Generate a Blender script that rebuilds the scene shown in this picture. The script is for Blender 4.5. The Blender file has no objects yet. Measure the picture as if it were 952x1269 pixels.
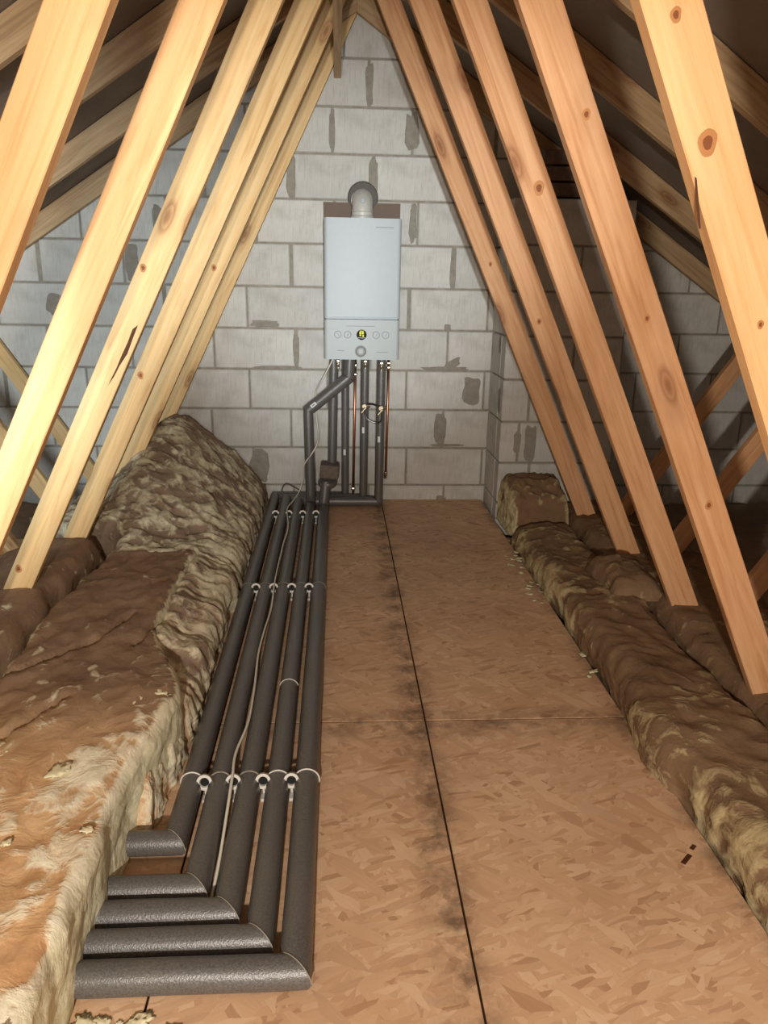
import bpy, bmesh, math, random
from mathutils import Vector, Matrix, noise
random.seed(11)
S = bpy.context.scene
COL = S.collection
PI = math.pi

# ------------------------------------------------------------------ camera
cd = bpy.data.cameras.new('camera'); cam = bpy.data.objects.new('camera', cd); COL.objects.link(cam)
cd.sensor_fit = 'HORIZONTAL'; cd.sensor_width = 36; cd.lens = 950 / 952 * 36; cd.clip_start = .02
_Y = Vector((418 - 476, 634.5 - 349, -950)).normalized()
_Z = Vector((1, -.018, 0)).cross(_Y).normalized()
_X = _Y.cross(_Z)
cam.matrix_world = Matrix.Translation((0, 0, 1.24)) @ Matrix((_X, _Y, _Z)).to_4x4()
S.camera = cam

# ------------------------------------------------------------------ light
w = bpy.data.worlds.new('world'); S.world = w; w.use_nodes = True
w.node_tree.nodes['Background'].inputs[0].default_value = (1.0, .86, .72, 1)
w.node_tree.nodes['Background'].inputs[1].default_value = .35
def lamp(name, kind, loc, power, color, target=None, size=.05, cone=120, blend=.8):
    ld = bpy.data.lights.new(name, kind); ld.energy = power; ld.color = color; ld.shadow_soft_size = size
    o = bpy.data.objects.new(name, ld); COL.objects.link(o); o.location = loc
    if kind == 'SPOT': ld.spot_size = math.radians(cone); ld.spot_blend = blend
    if target: o.rotation_euler = (Vector(target) - Vector(loc)).to_track_quat('-Z', 'Y').to_euler()
    return o
lamp('work_lamp', 'SPOT', (-1.02, .62, 1.10), 290, (.84, .95, 1.0), (-1.4, 4.4, .95), .30, 55, 1.0)
lamp('wall_fill_spot', 'SPOT', (.10, -1.0, 1.30), 640, (.92, .98, 1.0), (.02, 4.4, 1.38), .05, 27, 1.0)  # added fill spot, no real source; lifts the middle of the gable wall
lamp('bulb', 'POINT', (-.12, -1.1, 1.27), 250, (1.0, .91, .80), size=.04)
S.view_settings.view_transform = 'Standard'; S.view_settings.look = 'None'
S.view_settings.gamma = 1; S.view_settings.use_curve_mapping = False
S.view_settings.exposure = 0.0

# ------------------------------------------------------------------ materials
def lin(c):
    return tuple(((v / 255) / 12.92 if v / 255 <= .04045 else ((v / 255 + .055) / 1.055) ** 2.4) for v in c) + (1,)
class NT:
    def __init__(s, name, rough=.8, spec=.3, color=None):
        s.m = bpy.data.materials.new(name); s.m.use_nodes = True; s.t = s.m.node_tree
        s.b = s.t.nodes['Principled BSDF']
        s.b.inputs['Roughness'].default_value = rough
        s.b.inputs['Specular IOR Level'].default_value = spec
        if color: s.b.inputs['Base Color'].default_value = lin(color)
    def n(s, typ, **kw):
        nd = s.t.nodes.new('ShaderNode' + typ)
        for k, v in kw.items():
            if k.startswith('i_'):
                key = k[2:]
                key = int(key) if key.isdigit() else key.replace('_', ' ')
                nd.inputs[key].default_value = v
            else: setattr(nd, k, v)
        return nd
    def l(s, a, b): s.t.links.new(a, b)
    def coord(s, which='Object', scale=(1, 1, 1), rot=(0, 0, 0), src=None, loc=(0, 0, 0)):
        mp = s.n('Mapping'); mp.inputs['Scale'].default_value = scale; mp.inputs['Rotation'].default_value = rot
        mp.inputs['Location'].default_value = loc
        if src is None:
            tc = s.n('TexCoord'); src = tc.outputs[which]
        s.l(src, mp.inputs[0]); return mp.outputs[0]
    def noise(s, vec, scale, detail=4, rough=.6, dist=0):
        nd = s.n('TexNoise', i_Scale=scale, i_Detail=detail, i_Roughness=rough, i_Distortion=dist)
        s.l(vec, nd.inputs['Vector']); return nd.outputs[0]
    def ramp(s, fac, stops, interp='LINEAR'):
        r = s.n('ValToRGB'); r.color_ramp.interpolation = interp
        e = r.color_ramp.elements
        while len(e) < len(stops): e.new(.5)
        for k, (p, c) in enumerate(stops):
            e[k].position = p
            e[k].color = lin(c) if isinstance(c, tuple) else (c, c, c, 1)
        s.l(fac, r.inputs[0]); return r.outputs[0]
    def mix(s, fac, a, b, mode='MIX'):
        m = s.n('Mix', data_type='RGBA', blend_type=mode)
        for src, i in ((fac, 0), (a, 6), (b, 7)):
            if isinstance(src, (int, float)): m.inputs[i].default_value = src
            elif isinstance(src, tuple): m.inputs[i].default_value = lin(src)
            else: s.l(src, m.inputs[i])
        return m.outputs[2]
    def math(s, op, a, b=0.0):
        m = s.n('Math', operation=op)
        for src, i in ((a, 0), (b, 1)):
            if isinstance(src, (int, float)): m.inputs[i].default_value = src
            else: s.l(src, m.inputs[i])
        return m.outputs[0]
    def bump(s, h, strength=.3, dist=.01):
        b = s.n('Bump', i_Strength=strength, i_Distance=dist); s.l(h, b.inputs['Height'])
        s.l(b.outputs[0], s.b.inputs['Normal'])
    def out(s, c): s.l(c, s.b.inputs['Base Color'])

def mat_wood(name, light, mid, dark):
    k = NT(name, .62, .25)
    uv = k.n('UVMap'); uv.uv_map = 'UVMap'; U = uv.outputs[0]
    oi = k.n('ObjectInfo'); shift = k.n('VectorMath', operation='SCALE'); shift.inputs[0].default_value = (7.3, 3.1, 0)
    k.l(oi.outputs['Random'], shift.inputs['Scale'])
    add = k.n('VectorMath', operation='ADD'); k.l(U, add.inputs[0]); k.l(shift.outputs[0], add.inputs[1]); P = add.outputs[0]
    g1 = k.noise(k.coord(src=P, scale=(1.6, 26, 1)), 1.5, 3, .55, 1.2)
    g2 = k.noise(k.coord(src=P, scale=(6, 230, 1)), 1.0, 3, .6)
    col = k.ramp(g1, [(.28, dark), (.45, mid), (.68, light)])
    col = k.mix(.22, col, k.ramp(g2, [(.3, mid), (.7, light)]), 'MIX')
    # knots: sparse elongated voronoi spots
    kv = k.coord(src=P, scale=(2.6, 7.5, 1))
    v = k.n('TexVoronoi', i_Scale=1.0, i_Randomness=1.0); v.voronoi_dimensions = '2D'; k.l(kv, v.inputs['Vector'])
    sep = k.n('SeparateColor'); k.l(v.outputs['Color'], sep.inputs[0])
    pick = k.math('GREATER_THAN', sep.outputs[0], .62)
    kn = k.ramp(v.outputs['Distance'], [(.03, .95), (.085, .55), (.11, .8), (.17, .25), (.3, 0.0)])
    kf = k.math('MULTIPLY', k.math('MULTIPLY', kn, pick), .8)
    col = k.mix(kf, col, (128, 74, 40))
    st = k.noise(k.coord(src=P, scale=(2.2, 5, 1)), 1.0, 4, .6)
    col = k.mix(k.ramp(st, [(.55, 0.0), (.8, .4)]), col, (150, 105, 70))
    k.out(col)
    hgt = k.math('ADD', k.math('MULTIPLY', g1, .5), k.math('MULTIPLY', g2, .5))
    k.bump(hgt, .25, .004)
    return k.m
WOOD_L = mat_wood('pine_yellow', (234, 202, 150), (224, 186, 130), (200, 154, 98))
WOOD_R = mat_wood('pine_orange', (226, 178, 134), (212, 158, 112), (188, 130, 84))
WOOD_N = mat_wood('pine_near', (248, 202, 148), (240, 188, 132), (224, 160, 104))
WOOD_OLD = mat_wood('rafter_pine', (206, 178, 138), (188, 156, 118), (150, 120, 86))

def mat_block():
    k = NT('aerated_block', .92, .15)
    oi = k.n('ObjectInfo')
    P = k.coord('Object')
    n1 = k.noise(P, 7, 5, .6); n2 = k.noise(k.coord('Object', (70, 70, 5)), 2.2, 3, .6); n3 = k.noise(P, 2.0, 3, .5)
    col = k.ramp(n1, [(.25, (188, 186, 178)), (.5, (214, 213, 207)), (.8, (226, 226, 221))])
    col = k.mix(k.ramp(n2, [(.52, 0.0), (.72, .45)]), col, (168, 164, 154))
    col = k.mix(k.ramp(n3, [(.5, 0.0), (.72, .35)]), col, (180, 170, 156))
    sh = k.ramp(oi.outputs['Random'], [(0, .88), (1, 1.0)])
    col = k.mix(1.0, col, sh, 'MULTIPLY')
    k.out(col)
    k.bump(k.math('ADD', k.math('MULTIPLY', n2, .8), n1), .35, .006); return k.m
BLOCK = mat_block()
def mat_noise(name, c1, c2, scale=12, rough=.9, bump=.4, bd=.006, spec=.2, c3=None):
    k = NT(name, rough, spec); P = k.coord('Object'); n = k.noise(P, scale, 6, .65)
    st = [(.3, c1), (.7, c2)] if c3 is None else [(.25, c1), (.5, c2), (.75, c3)]
    k.out(k.ramp(n, st)); k.bump(k.noise(P, scale * 6, 4, .6), bump, bd); return k.m
MORTAR = mat_noise('mortar', (142, 136, 124), (170, 164, 152), 18, .95, .6, .01)
MORTAR_D = mat_noise('mortar_smear', (146, 140, 129), (168, 162, 151), 25, .95, .7, .008)
BRICK = mat_noise('brick_brown', (104, 86, 76), (132, 114, 100), 22, .9, .5)
FELT = mat_noise('roofing_felt', (132, 122, 113), (148, 138, 128), 5, .85, .3)
DARK = mat_noise('dusty_ply', (70, 56, 45), (92, 74, 58), 9, .95, .3)

def mat_osb():
    k = NT('osb', .62, .3)
    base = k.coord('Object')
    dn = k.n('TexNoise', i_Scale=9.0, i_Detail=2.0); k.l(base, dn.inputs['Vector'])
    dsub = k.n('VectorMath', operation='SUBTRACT'); k.l(dn.outputs['Color'], dsub.inputs[0]); dsub.inputs[1].default_value = (.5, .5, .5)
    dm = k.n('VectorMath', operation='SCALE'); k.l(dsub.outputs[0], dm.inputs[0]); dm.inputs['Scale'].default_value = .03
    ad = k.n('VectorMath', operation='ADD'); k.l(base, ad.inputs[0]); k.l(dm.outputs[0], ad.inputs[1]); B = ad.outputs[0]
    col = None; hs = None
    lay = [(.15, (62, 17, 1), .0), (1.0, (54, 15, 1), .45), (-.55, (66, 17, 1), .5), (.5, (56, 15, 1), .58), (-1.2, (70, 22, 1), .62), (1.9, (84, 18, 1), .66), (.8, (40, 13, 1), .8)]
    for i, (r, sc, th) in enumerate(lay):
        mp = k.n('Mapping'); mp.vector_type = 'TEXTURE'
        mp.inputs['Rotation'].default_value = (0, 0, r); mp.inputs['Scale'].default_value = (1 / sc[0], 1 / sc[1], 1)
        mp.inputs['Location'].default_value = (i * .37, i * .21, 0)
        k.l(B, mp.inputs[0])
        v = k.n('TexVoronoi', i_Scale=1.0); v.voronoi_dimensions = '2D'; k.l(mp.outputs[0], v.inputs['Vector'])
        sp = k.n('SeparateColor'); k.l(v.outputs['Color'], sp.inputs[0])
        c = k.ramp(sp.outputs[0], [(0, (196, 154, 120)), (.3, (212, 172, 136)), (.6, (222, 184, 148)), (.86, (238, 206, 172)), (.965, (164, 120, 86))])
        ex = k.noise(k.coord(src=mp.outputs[0], scale=(3.5, .8, 1)), 1.0, 2)
        c = k.mix(.25, c, k.ramp(ex, [(.3, (200, 158, 122)), (.7, (236, 202, 166))]))
        if col is None: col = c; hs = sp.outputs[2]
        else:
            m = k.math('GREATER_THAN', sp.outputs[1], th)
            col = k.mix(m, col, c); hs = k.math('ADD', k.math('MULTIPLY', m, sp.outputs[2]), k.math('MULTIPLY', k.math('SUBTRACT', 1.0, m), hs))
    big = k.noise(base, 1.6, 4, .6)
    col = k.mix(.28, col, (212, 172, 136))
    col = k.mix(k.ramp(big, [(.42, 0.0), (.7, .4)]), col, (170, 128, 94))
    # dirt trodden along the board joints (x = .26 and y = 1.985)
    sx = k.n('SeparateXYZ'); k.l(base, sx.inputs[0])
    d1 = k.math('ABSOLUTE', k.math('SUBTRACT', sx.outputs[0], .235)); d2 = k.math('ABSOLUTE', k.math('SUBTRACT', sx.outputs[1], 1.97))
    dn2 = k.noise(base, 9, 5, .7)
    d3 = k.math('ABSOLUTE', k.math('SUBTRACT', sx.outputs[0], .86))
    for d, wd, am in ((d1, .085, .8), (d2, .10, .7), (d3, .05, .6)):
        f = k.ramp(d, [(0, 1.0), (wd, 0.0)])
        f = k.math('MULTIPLY', k.math('MULTIPLY', f, k.ramp(dn2, [(.42, .1), (.62, 1.0)])), am)
        col = k.mix(f, col, (84, 66, 52))
    k.out(col); k.bump(hs, .25, .003)
    return k.m
OSB = mat_osb()
OSB_EDGE = mat_noise('osb_edge', (96, 64, 40), (140, 98, 64), 40)
CHIP = mat_noise('dark_strand', (70, 38, 20), (96, 54, 30), 60)

def mat_foam():
    k = NT('pipe_foam', .36, .7); P = k.coord('Object')
    n = k.noise(P, 260, 2, .6); n2 = k.noise(P, 5, 3)
    c = k.ramp(n, [(.3, (76, 74, 72)), (.7, (104, 102, 100))])
    c = k.mix(k.ramp(n2, [(.4, 0.0), (.7, .35)]), c, (110, 104, 97)); k.out(c)
    k.bump(n, .55, .0016); return k.m
FOAM = mat_foam()
FOAM_BR = mat_noise('foam_inside', (104, 92, 82), (128, 116, 104), 40)
FOAM_CUT = mat_noise('foam_cut_edge', (128, 122, 112), (168, 162, 150), 60)

def mat_wool(name, brown1, brown2, cream1, cream2):
    k = NT(name, .95, .1)
    P = k.coord('Object')
    at = k.n('Attribute'); at.attribute_name = 'fluff'; cl = k.n('Attribute'); cl.attribute_name = 'near_lit'; ct = k.n('Attribute'); ct.attribute_name = 'cut'
    n1 = k.noise(P, 6, 6, .65, .4); n2 = k.noise(P, 13, 5, .62, .9); n3 = k.noise(P, 60, 4, .6, .3); n4 = k.noise(P, 5.5, 4, .6, 1.0)
    br = k.ramp(n1, [(.3, brown1), (.7, brown2)])
    br = k.mix(cl.outputs['Fac'], br, k.ramp(n2, [(.3, (204, 160, 116)), (.7, (236, 200, 154))]))  # warm light on the near end is put into the wool colour
    cr = k.ramp(k.math('ADD', k.math('MULTIPLY', n2, .6), k.math('MULTIPLY', n3, .4)), [(.36, cream1), (.6, cream2)])
    cr = k.mix(k.math('MULTIPLY', cl.outputs['Fac'], .6), cr, (252, 246, 222))
    cr = k.mix(k.math('MULTIPLY', ct.outputs['Fac'], .75), cr, k.ramp(n3, [(.3, (206, 202, 162)), (.7, (244, 240, 208))]))
    f = k.math('ADD', at.outputs['Fac'], k.math('MULTIPLY', k.math('SUBTRACT', n2, .5), 1.5))
    f = k.math('ADD', f, k.math('MULTIPLY', k.math('SUBTRACT', n4, .5), 1.3))
    f = k.math('ADD', f, k.math('MULTIPLY', ct.outputs['Fac'], .5))
    m = k.ramp(f, [(.36, 0.0), (.50, .55), (.72, 1.0)])
    k.out(k.mix(m, br, cr))
    hgt = k.math('ADD', k.math('MULTIPLY', n2, 1.1), k.math('MULTIPLY', n3, .22))
    hgt = k.math('ADD', hgt, k.math('MULTIPLY', m, .35))
    k.bump(hgt, .42, .014)
    return k.m
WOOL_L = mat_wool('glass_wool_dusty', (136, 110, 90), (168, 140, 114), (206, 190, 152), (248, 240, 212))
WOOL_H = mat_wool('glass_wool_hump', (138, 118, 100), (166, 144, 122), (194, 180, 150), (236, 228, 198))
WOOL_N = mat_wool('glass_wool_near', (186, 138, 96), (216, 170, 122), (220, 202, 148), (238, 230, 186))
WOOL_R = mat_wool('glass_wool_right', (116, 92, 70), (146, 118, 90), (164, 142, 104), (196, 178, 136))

def plain(name, c, rough=.5, spec=.5, metal=0, emit=0):
    k = NT(name, rough, spec, c); k.b.inputs['Metallic'].default_value = metal
    n = k.noise(k.coord('Object'), 30, 3)
    k.out(k.mix(.12, c, k.ramp(n, [(.3, tuple(int(x * .85) for x in c)), (.7, c)])))
    if emit:
        k.b.inputs['Emission Color'].default_value = lin(c); k.b.inputs['Emission Strength'].default_value = emit
    return k.m
WHITE = plain('white_enamel', (186, 196, 201), .42, .3)
WHITE2 = plain('white_panel', (184, 193, 195), .45, .3)
CASING = plain('casing_taupe', (112, 98, 90), .5, .4)
PLATEB = plain('brown_board', (122, 104, 92), .7, .3)
KNOT_A = plain('knot_outer', (196, 138, 88), .6, .2); KNOT_B = plain('knot_heart', (142, 86, 52), .6, .2); BARK = plain('bark_inclusion', (92, 62, 46), .8, .1)
WISP = plain('wool_pale', (236, 226, 190), .95, .05)
GREYP = plain('grey_plastic', (150, 152, 150), .4)
GREYM = plain('grey_print', (132, 140, 142), .5)
DIAL = plain('dial_grey', (138, 142, 140), .45)
BLACKP = plain('black_plastic', (26, 28, 27), .6, .2)
SCREEN = plain('lit_display', (206, 206, 30), .5, emit=.45)
FLUEW = plain('flue_white', (196, 196, 188), .4)
SEAL = plain('flue_seal', (104, 100, 94), .85)
WPLAST = plain('white_plastic', (224, 222, 214), .4)
CABLE = plain('cable_white', (226, 222, 206), .45)
CABLEB = plain('cable_black', (48, 44, 42), .5)
COPPER = plain('copper', (200, 140, 108), .38, .5, 1.0)
BRASS = plain('brass_plated', (206, 196, 172), .25, .5, 1.0)
STEEL = plain('braided_steel', (150, 150, 146), .3, .5, 1.0)
STICK = plain('sticker_white', (226, 228, 226), .5)
INK = plain('ink_grey', (130, 134, 134), .6)
PLATE = plain('galvanised', (150, 152, 150), .4, .5, 1.0)

# ------------------------------------------------------------------ helpers
def link(name, me, mat=None, parent=None, kind=None):
    o = bpy.data.objects.new(name, me); COL.objects.link(o)
    if mat is not None and me is not None and not me.materials: me.materials.append(mat)
    if parent: o.parent = parent
    if kind: o['kind'] = kind
    return o
def thing(name, label, cat, loc=(0, 0, 0), group=None):
    o = bpy.data.objects.new(name, None); COL.objects.link(o); o.location = loc
    o.empty_display_size = .05
    o['label'] = label; o['category'] = cat
    if group: o['group'] = group
    return o
def tag(o, label, cat, group=None):
    o['label'] = label; o['category'] = cat
    if group: o['group'] = group
    return o
def sub(o, label): o['label'] = label; return o
def smooth(me, on=True): me.polygons.foreach_set('use_smooth', [on] * len(me.polygons))
def from_bm(bm, name, sm=False):
    me = bpy.data.meshes.new(name); bmesh.ops.recalc_face_normals(bm, faces=bm.faces); bm.to_mesh(me); bm.free()
    if sm: smooth(me)
    return me
def off(parent):  # world -> thing-local offset
    return Vector(parent.location) if parent else Vector((0, 0, 0))

def clip(poly, a, b, c):
    """keep a*x+b*z<=c"""
    out = []
    for i in range(len(poly)):
        p, q = poly[i], poly[(i + 1) % len(poly)]
        dp, dq = a * p[0] + b * p[1] - c, a * q[0] + b * q[1] - c
        if dp <= 0: out.append(p)
        if (dp < 0 < dq) or (dq < 0 < dp):
            t = dp / (dp - dq); out.append((p[0] + t * (q[0] - p[0]), p[1] + t * (q[1] - p[1])))
    return out
def prism(poly, y0, y1, bev=.002, o=Vector((0, 0, 0)), uvdir=None, name='piece'):
    """polygon in XZ extruded along Y"""
    bm = bmesh.new()
    A = [bm.verts.new((p[0] - o.x, y0 - o.y, p[1] - o.z)) for p in poly]
    B = [bm.verts.new((p[0] - o.x, y1 - o.y, p[1] - o.z)) for p in poly]
    bm.faces.new(A); bm.faces.new(B[::-1])
    for i in range(len(poly)):
        j = (i + 1) % len(poly); bm.faces.new((A[j], A[i], B[i], B[j]))
    bmesh.ops.recalc_face_normals(bm, faces=bm.faces)
    if bev: bmesh.ops.bevel(bm, geom=list(bm.edges), offset=bev, segments=1, affect='EDGES')
    if uvdir:
        uv = bm.loops.layers.uv.new('UVMap'); d = Vector((uvdir[0], 0, uvdir[1])).normalized(); n = Vector((-d.z, 0, d.x))
        for f in bm.faces:
            for lp in f.loops:
                c = lp.vert.co; lp[uv].uv = (c.dot(d), c.dot(n) + c.y)
    return from_bm(bm, name)
def box(name, c, s, mat, parent=None, bev=.003, seg=2, rot=None):
    bm = bmesh.new(); bmesh.ops.create_cube(bm, size=1)
    bmesh.ops.scale(bm, vec=s, verts=bm.verts)
    if bev: bmesh.ops.bevel(bm, geom=list(bm.edges), offset=bev, segments=seg, affect='EDGES', profile=.6)
    if rot: bmesh.ops.rotate(bm, cent=(0, 0, 0), matrix=rot, verts=bm.verts)
    bmesh.ops.translate(bm, vec=Vector(c) - off(parent), verts=bm.verts)
    return link(name, from_bm(bm, name), mat, parent)
def lathe(name, prof, origin, axis, mat, parent=None, n=28, caps=True):
    """prof: (radius, distance along axis)"""
    q = Vector(axis).normalized().to_track_quat('Z', 'Y').to_matrix(); bm = bmesh.new(); rings = []
    for r, h in prof:
        rings.append([bm.verts.new(Vector(origin) - off(parent) + q @ Vector((r * math.cos(2 * PI * i / n), r * math.sin(2 * PI * i / n), h))) for i in range(n)])
    for a, b in zip(rings, rings[1:]):
        for i in range(n): bm.faces.new((a[i], a[(i + 1) % n], b[(i + 1) % n], b[i]))
    if caps: bm.faces.new(rings[0][::-1]); bm.faces.new(rings[-1])
    me = from_bm(bm, name)
    for p in me.polygons: p.use_smooth = len(p.vertices) == 4
    o = link(name, me, mat, parent)
    m = o.modifiers.new('s', 'EDGE_SPLIT'); m.split_angle = math.radians(40)
    return o
def catmull(pts, n=8):
    P = [Vector(p) for p in pts]; P = [P[0] * 2 - P[1]] + P + [P[-1] * 2 - P[-2]]; out = []
    for i in range(1, len(P) - 2):
        for k in range(n):
            t = k / n; a, b, c, d = P[i - 1], P[i], P[i + 1], P[i + 2]
            out.append(.5 * ((2 * b) + (c - a) * t + (2 * a - 5 * b + 4 * c - d) * t * t + (3 * b - a - 3 * c + d) * t ** 3))
    out.append(P[-2]); return out
def tube(name, pts, r, mat, parent=None, n=12, curve=True):
    P = catmull(pts) if curve else [Vector(p) for p in pts]
    bm = bmesh.new(); rings = []; T = (P[1] - P[0]).normalized(); N = T.orthogonal().normalized(); o0 = off(parent)
    for i, p in enumerate(P):
        t = (P[min(i + 1, len(P) - 1)] - P[max(i - 1, 0)]).normalized()
        N = (N - t * N.dot(t)).normalized(); B = t.cross(N)
        rings.append([bm.verts.new(p - o0 + (N * math.cos(2 * PI * k / n) + B * math.sin(2 * PI * k / n)) * r) for k in range(n)])
    for a, b in zip(rings, rings[1:]):
        for i in range(n): bm.faces.new((a[i], a[(i + 1) % n], b[(i + 1) % n], b[i]))
    bm.faces.new(rings[0][::-1]); bm.faces.new(rings[-1])
    return link(name, from_bm(bm, name, True), mat, parent)
def sleeve(parent, p0, p1, r, c0=None, c1=None, gap=.0015, seed=0, name='foam_sleeve', mat=None, n=28):
    """straight piece of pipe lagging with mitred (c0/c1 = plane normals) ends, slightly uneven"""
    p0, p1 = Vector(p0), Vector(p1); t = (p1 - p0).normalized()
    c0 = Vector(c0).normalized() if c0 else t; c1 = Vector(c1).normalized() if c1 else t
    L = (p1 - p0).length; m = max(4, int(L / .04)); N = Vector((0, 0, 1)) if abs(t.z) < .9 else Vector((0, -1, 0))
    N = (N - t * N.dot(t)).normalized(); B = t.cross(N); bm = bmesh.new(); rings = []; o0 = off(parent)
    for i in range(m + 1):
        s = i / m; ring = []
        for k in range(n):
            a = 2 * PI * k / n; q = N * math.cos(a) + B * math.sin(a)
            rr = r * (1 + .028 * noise.noise(Vector((s * L * 5, seed * 3.7, math.cos(a) * 1.3))) + .02 * noise.noise(Vector((s * L * 16, math.sin(a) * 2, seed * 1.9 + 5))))
            if i == 0 or i == m: rr *= .975
            e0 = -(q * rr).dot(c0) / t.dot(c0); e1 = -(q * rr).dot(c1) / t.dot(c1)
            lo = gap + e0; hi = L - gap + e1
            d = lo + (hi - lo) * s
            ring.append(bm.verts.new(p0 - o0 + q * rr + t * d))
        rings.append(ring)
    for a, b in zip(rings, rings[1:]):
        for i in range(n): bm.faces.new((a[i], a[(i + 1) % n], b[(i + 1) % n], b[i]))
    bm.faces.new(rings[0][::-1]); bm.faces.new(rings[-1])
    me = from_bm(bm, name)
    for p in me.polygons: p.use_smooth = len(p.vertices) == 4
    o = link(name, me, mat or FOAM, parent); mm = o.modifiers.new('s', 'EDGE_SPLIT'); mm.split_angle = math.radians(50)
    return o
def disc_poly(name, pts, mat, parent, thick, axis='y'):
    """irregular flat patch: pts in plane, thickness towards -y (wall) or +z (floor); pts are 3-D"""
    o0 = off(parent); d = Vector((0, -thick, 0)) if axis == 'y' else (Vector((0, 0, thick)) if axis == 'z' else Vector((-thick, 0, 0)))
    bm = bmesh.new(); P = [Vector(p) - o0 for p in pts]; c = sum(P, Vector()) / len(P)
    A = [bm.verts.new(p) for p in P]; M = [bm.verts.new(c + (p - c) * .86 + d) for p in P]; top = bm.verts.new(c + d * 1.3)
    for i in range(len(P)):
        j = (i + 1) % len(P); bm.faces.new((A[i], A[j], M[j], M[i])); bm.faces.new((M[i], M[j], top))
    bm.faces.new(A)
    return link(name, from_bm(bm, name), mat, parent)

# ------------------------------------------------------------------ geometry of the place
WALL = 4.4
AX = .097                                   # ridge line
def under(x): return 2.52 - .66 * abs(x - AX)      # underside of the rafters
RV = .118                                    # rafter depth measured vertically

# floor: OSB boards as children of the floor structure
fl = link('floor', prism([(-3.6, -.16), (3.8, -.16), (3.8, -.13), (-3.6, -.13)], -2.4, WALL, 0), DARK, None, 'structure')
def board(x0, x1, y0, y1):
    g = .0022; bm = bmesh.new(); bmesh.ops.create_cube(bm, size=1)
    bmesh.ops.scale(bm, vec=(x1 - x0 - 2 * g, y1 - y0 - 2 * g, .018), verts=bm.verts)
    bmesh.ops.bevel(bm, geom=list(bm.edges), offset=.0015, segments=1, affect='EDGES')
    bmesh.ops.translate(bm, vec=((x0 + x1) / 2, (y0 + y1) / 2, -.009), verts=bm.verts)
    o = link('osb_board', from_bm(bm, 'osb_board'), OSB, fl)
    o.data.materials.append(OSB_EDGE)
    for p in o.data.polygons:
        if abs(p.normal.z) < .5: p.material_index = 1
for x0, x1 in ((-.94, -.34), (-.34, .26), (.26, .865)):
    board(x0, x1, 1.985, WALL - .002); board(x0, x1, -.42, 1.985)
for (cx, cy, a, L, W_) in ((.79, 1.395, .75, .040, .011), (.822, 1.432, .75, .020, .010)):
    d = Vector((math.cos(a), math.sin(a), 0)); n_ = Vector((-d.y, d.x, 0)); c = Vector((cx, cy, .0002))
    disc_poly('dark_strand', [c - d * L / 2 - n_ * W_ / 2, c + d * L / 2 - n_ * W_ / 2, c + d * L / 2 + n_ * W_ / 2, c - d * L / 2 + n_ * W_ / 2], CHIP, fl, .0006, 'z')

# roof lining felt
def roof_side(s):
    x1 = AX + s * 3.75; t = .012
    z = lambda x: under(x) + RV + .004
    return [(AX, z(AX)), (x1, z(x1)), (x1, z(x1) + t), (AX, z(AX) + t)]
ce = link('ceiling', prism(roof_side(-1), -2.4, WALL + .1, 0), FELT, None, 'structure')
ce2 = link('ceiling', prism(roof_side(1), -2.4, WALL + .1, 0), FELT, None, 'structure')

# gable wall --------------------------------------------------------------
CO = [.088 + .2243 * k for k in range(-1, 12)]      # bed joints
wall = link('wall_back', prism([(-3.4, -.13), (3.6, -.13), (3.6, under(3.6) + RV), (AX, under(AX) + RV), (-3.4, under(-3.4) + RV)], WALL + .007, WALL + .13, 0), MORTAR, None, 'structure')
joints = {0: -.258, 1: -.485, 2: -.265, 3: -.498, 4: -.23, 5: -.494, 6: -.249, 7: -.46, 8: -.242, 9: -.029, 10: .166, 11: .037}
extra = {9: [-.029, .392], 10: [-.28, .166, .61], 2: [-.712, -.265, .17, .616], 4: [-.686, -.23, .18, .625], 8: [-.70, -.242, .192, .64]}
full_mesh = {}
def add_block(parent, x0, x1, z0, z1, yf, depth=.1, roof=True, mat=None):
    poly = [(x0, z0), (x1, z0), (x1, z1), (x0, z1)]
    if roof:
        n0 = len(poly); k = 2.52 + RV - .01
        poly2 = clip(poly, -.66, 1, k - .66 * AX); poly2 = clip(poly2, .66, 1, k + .66 * AX) if poly2 else []
        if len(poly2) < 3: return
        if poly2 != poly:
            xs = [p[0] for p in poly2]; zs = [p[1] for p in poly2]
            if max(xs) - min(xs) < .03 or max(zs) - min(zs) < .03: return
            link('block', prism(poly2, yf, yf + depth, .003), mat or BLOCK, parent); return
    key = (round(x1 - x0, 2), round(z1 - z0, 3), depth)
    if key not in full_mesh:
        w_, h_ = x1 - x0, z1 - z0
        full_mesh[key] = prism([(-w_ / 2, -h_ / 2), (w_ / 2, -h_ / 2), (w_ / 2, h_ / 2), (-w_ / 2, h_ / 2)], 0, depth, .004, name='block')
    o = link('block', full_mesh[key], mat or BLOCK, parent)
    o.location = ((x0 + x1) / 2, yf + random.uniform(-.0015, .002), (z0 + z1) / 2)
    o.rotation_euler = (random.uniform(-.004, .004), random.uniform(-.003, .003), random.uniform(-.003, .003))
for k in range(-1, 12):
    z0 = (CO[k] if k >= 0 else -.13)
    zt = .088 + .2243 * k; zb = zt - .2243
    if k < 0: continue
    j0 = joints[k]
    js = [j0 + .447 * i for i in range(-8, 9)]
    if k in extra:
        e = extra[k]; js = [e[0] - .447 * i for i in range(8, 0, -1)] + e + [e[-1] + .447 * i for i in range(1, 8)]
    for a, b in zip(js, js[1:]):
        g = .005 + random.uniform(0, .002)
        add_block(wall, round(a + g, 2), round(b - g, 2), zb + .005, zt - .005, WALL)
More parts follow.
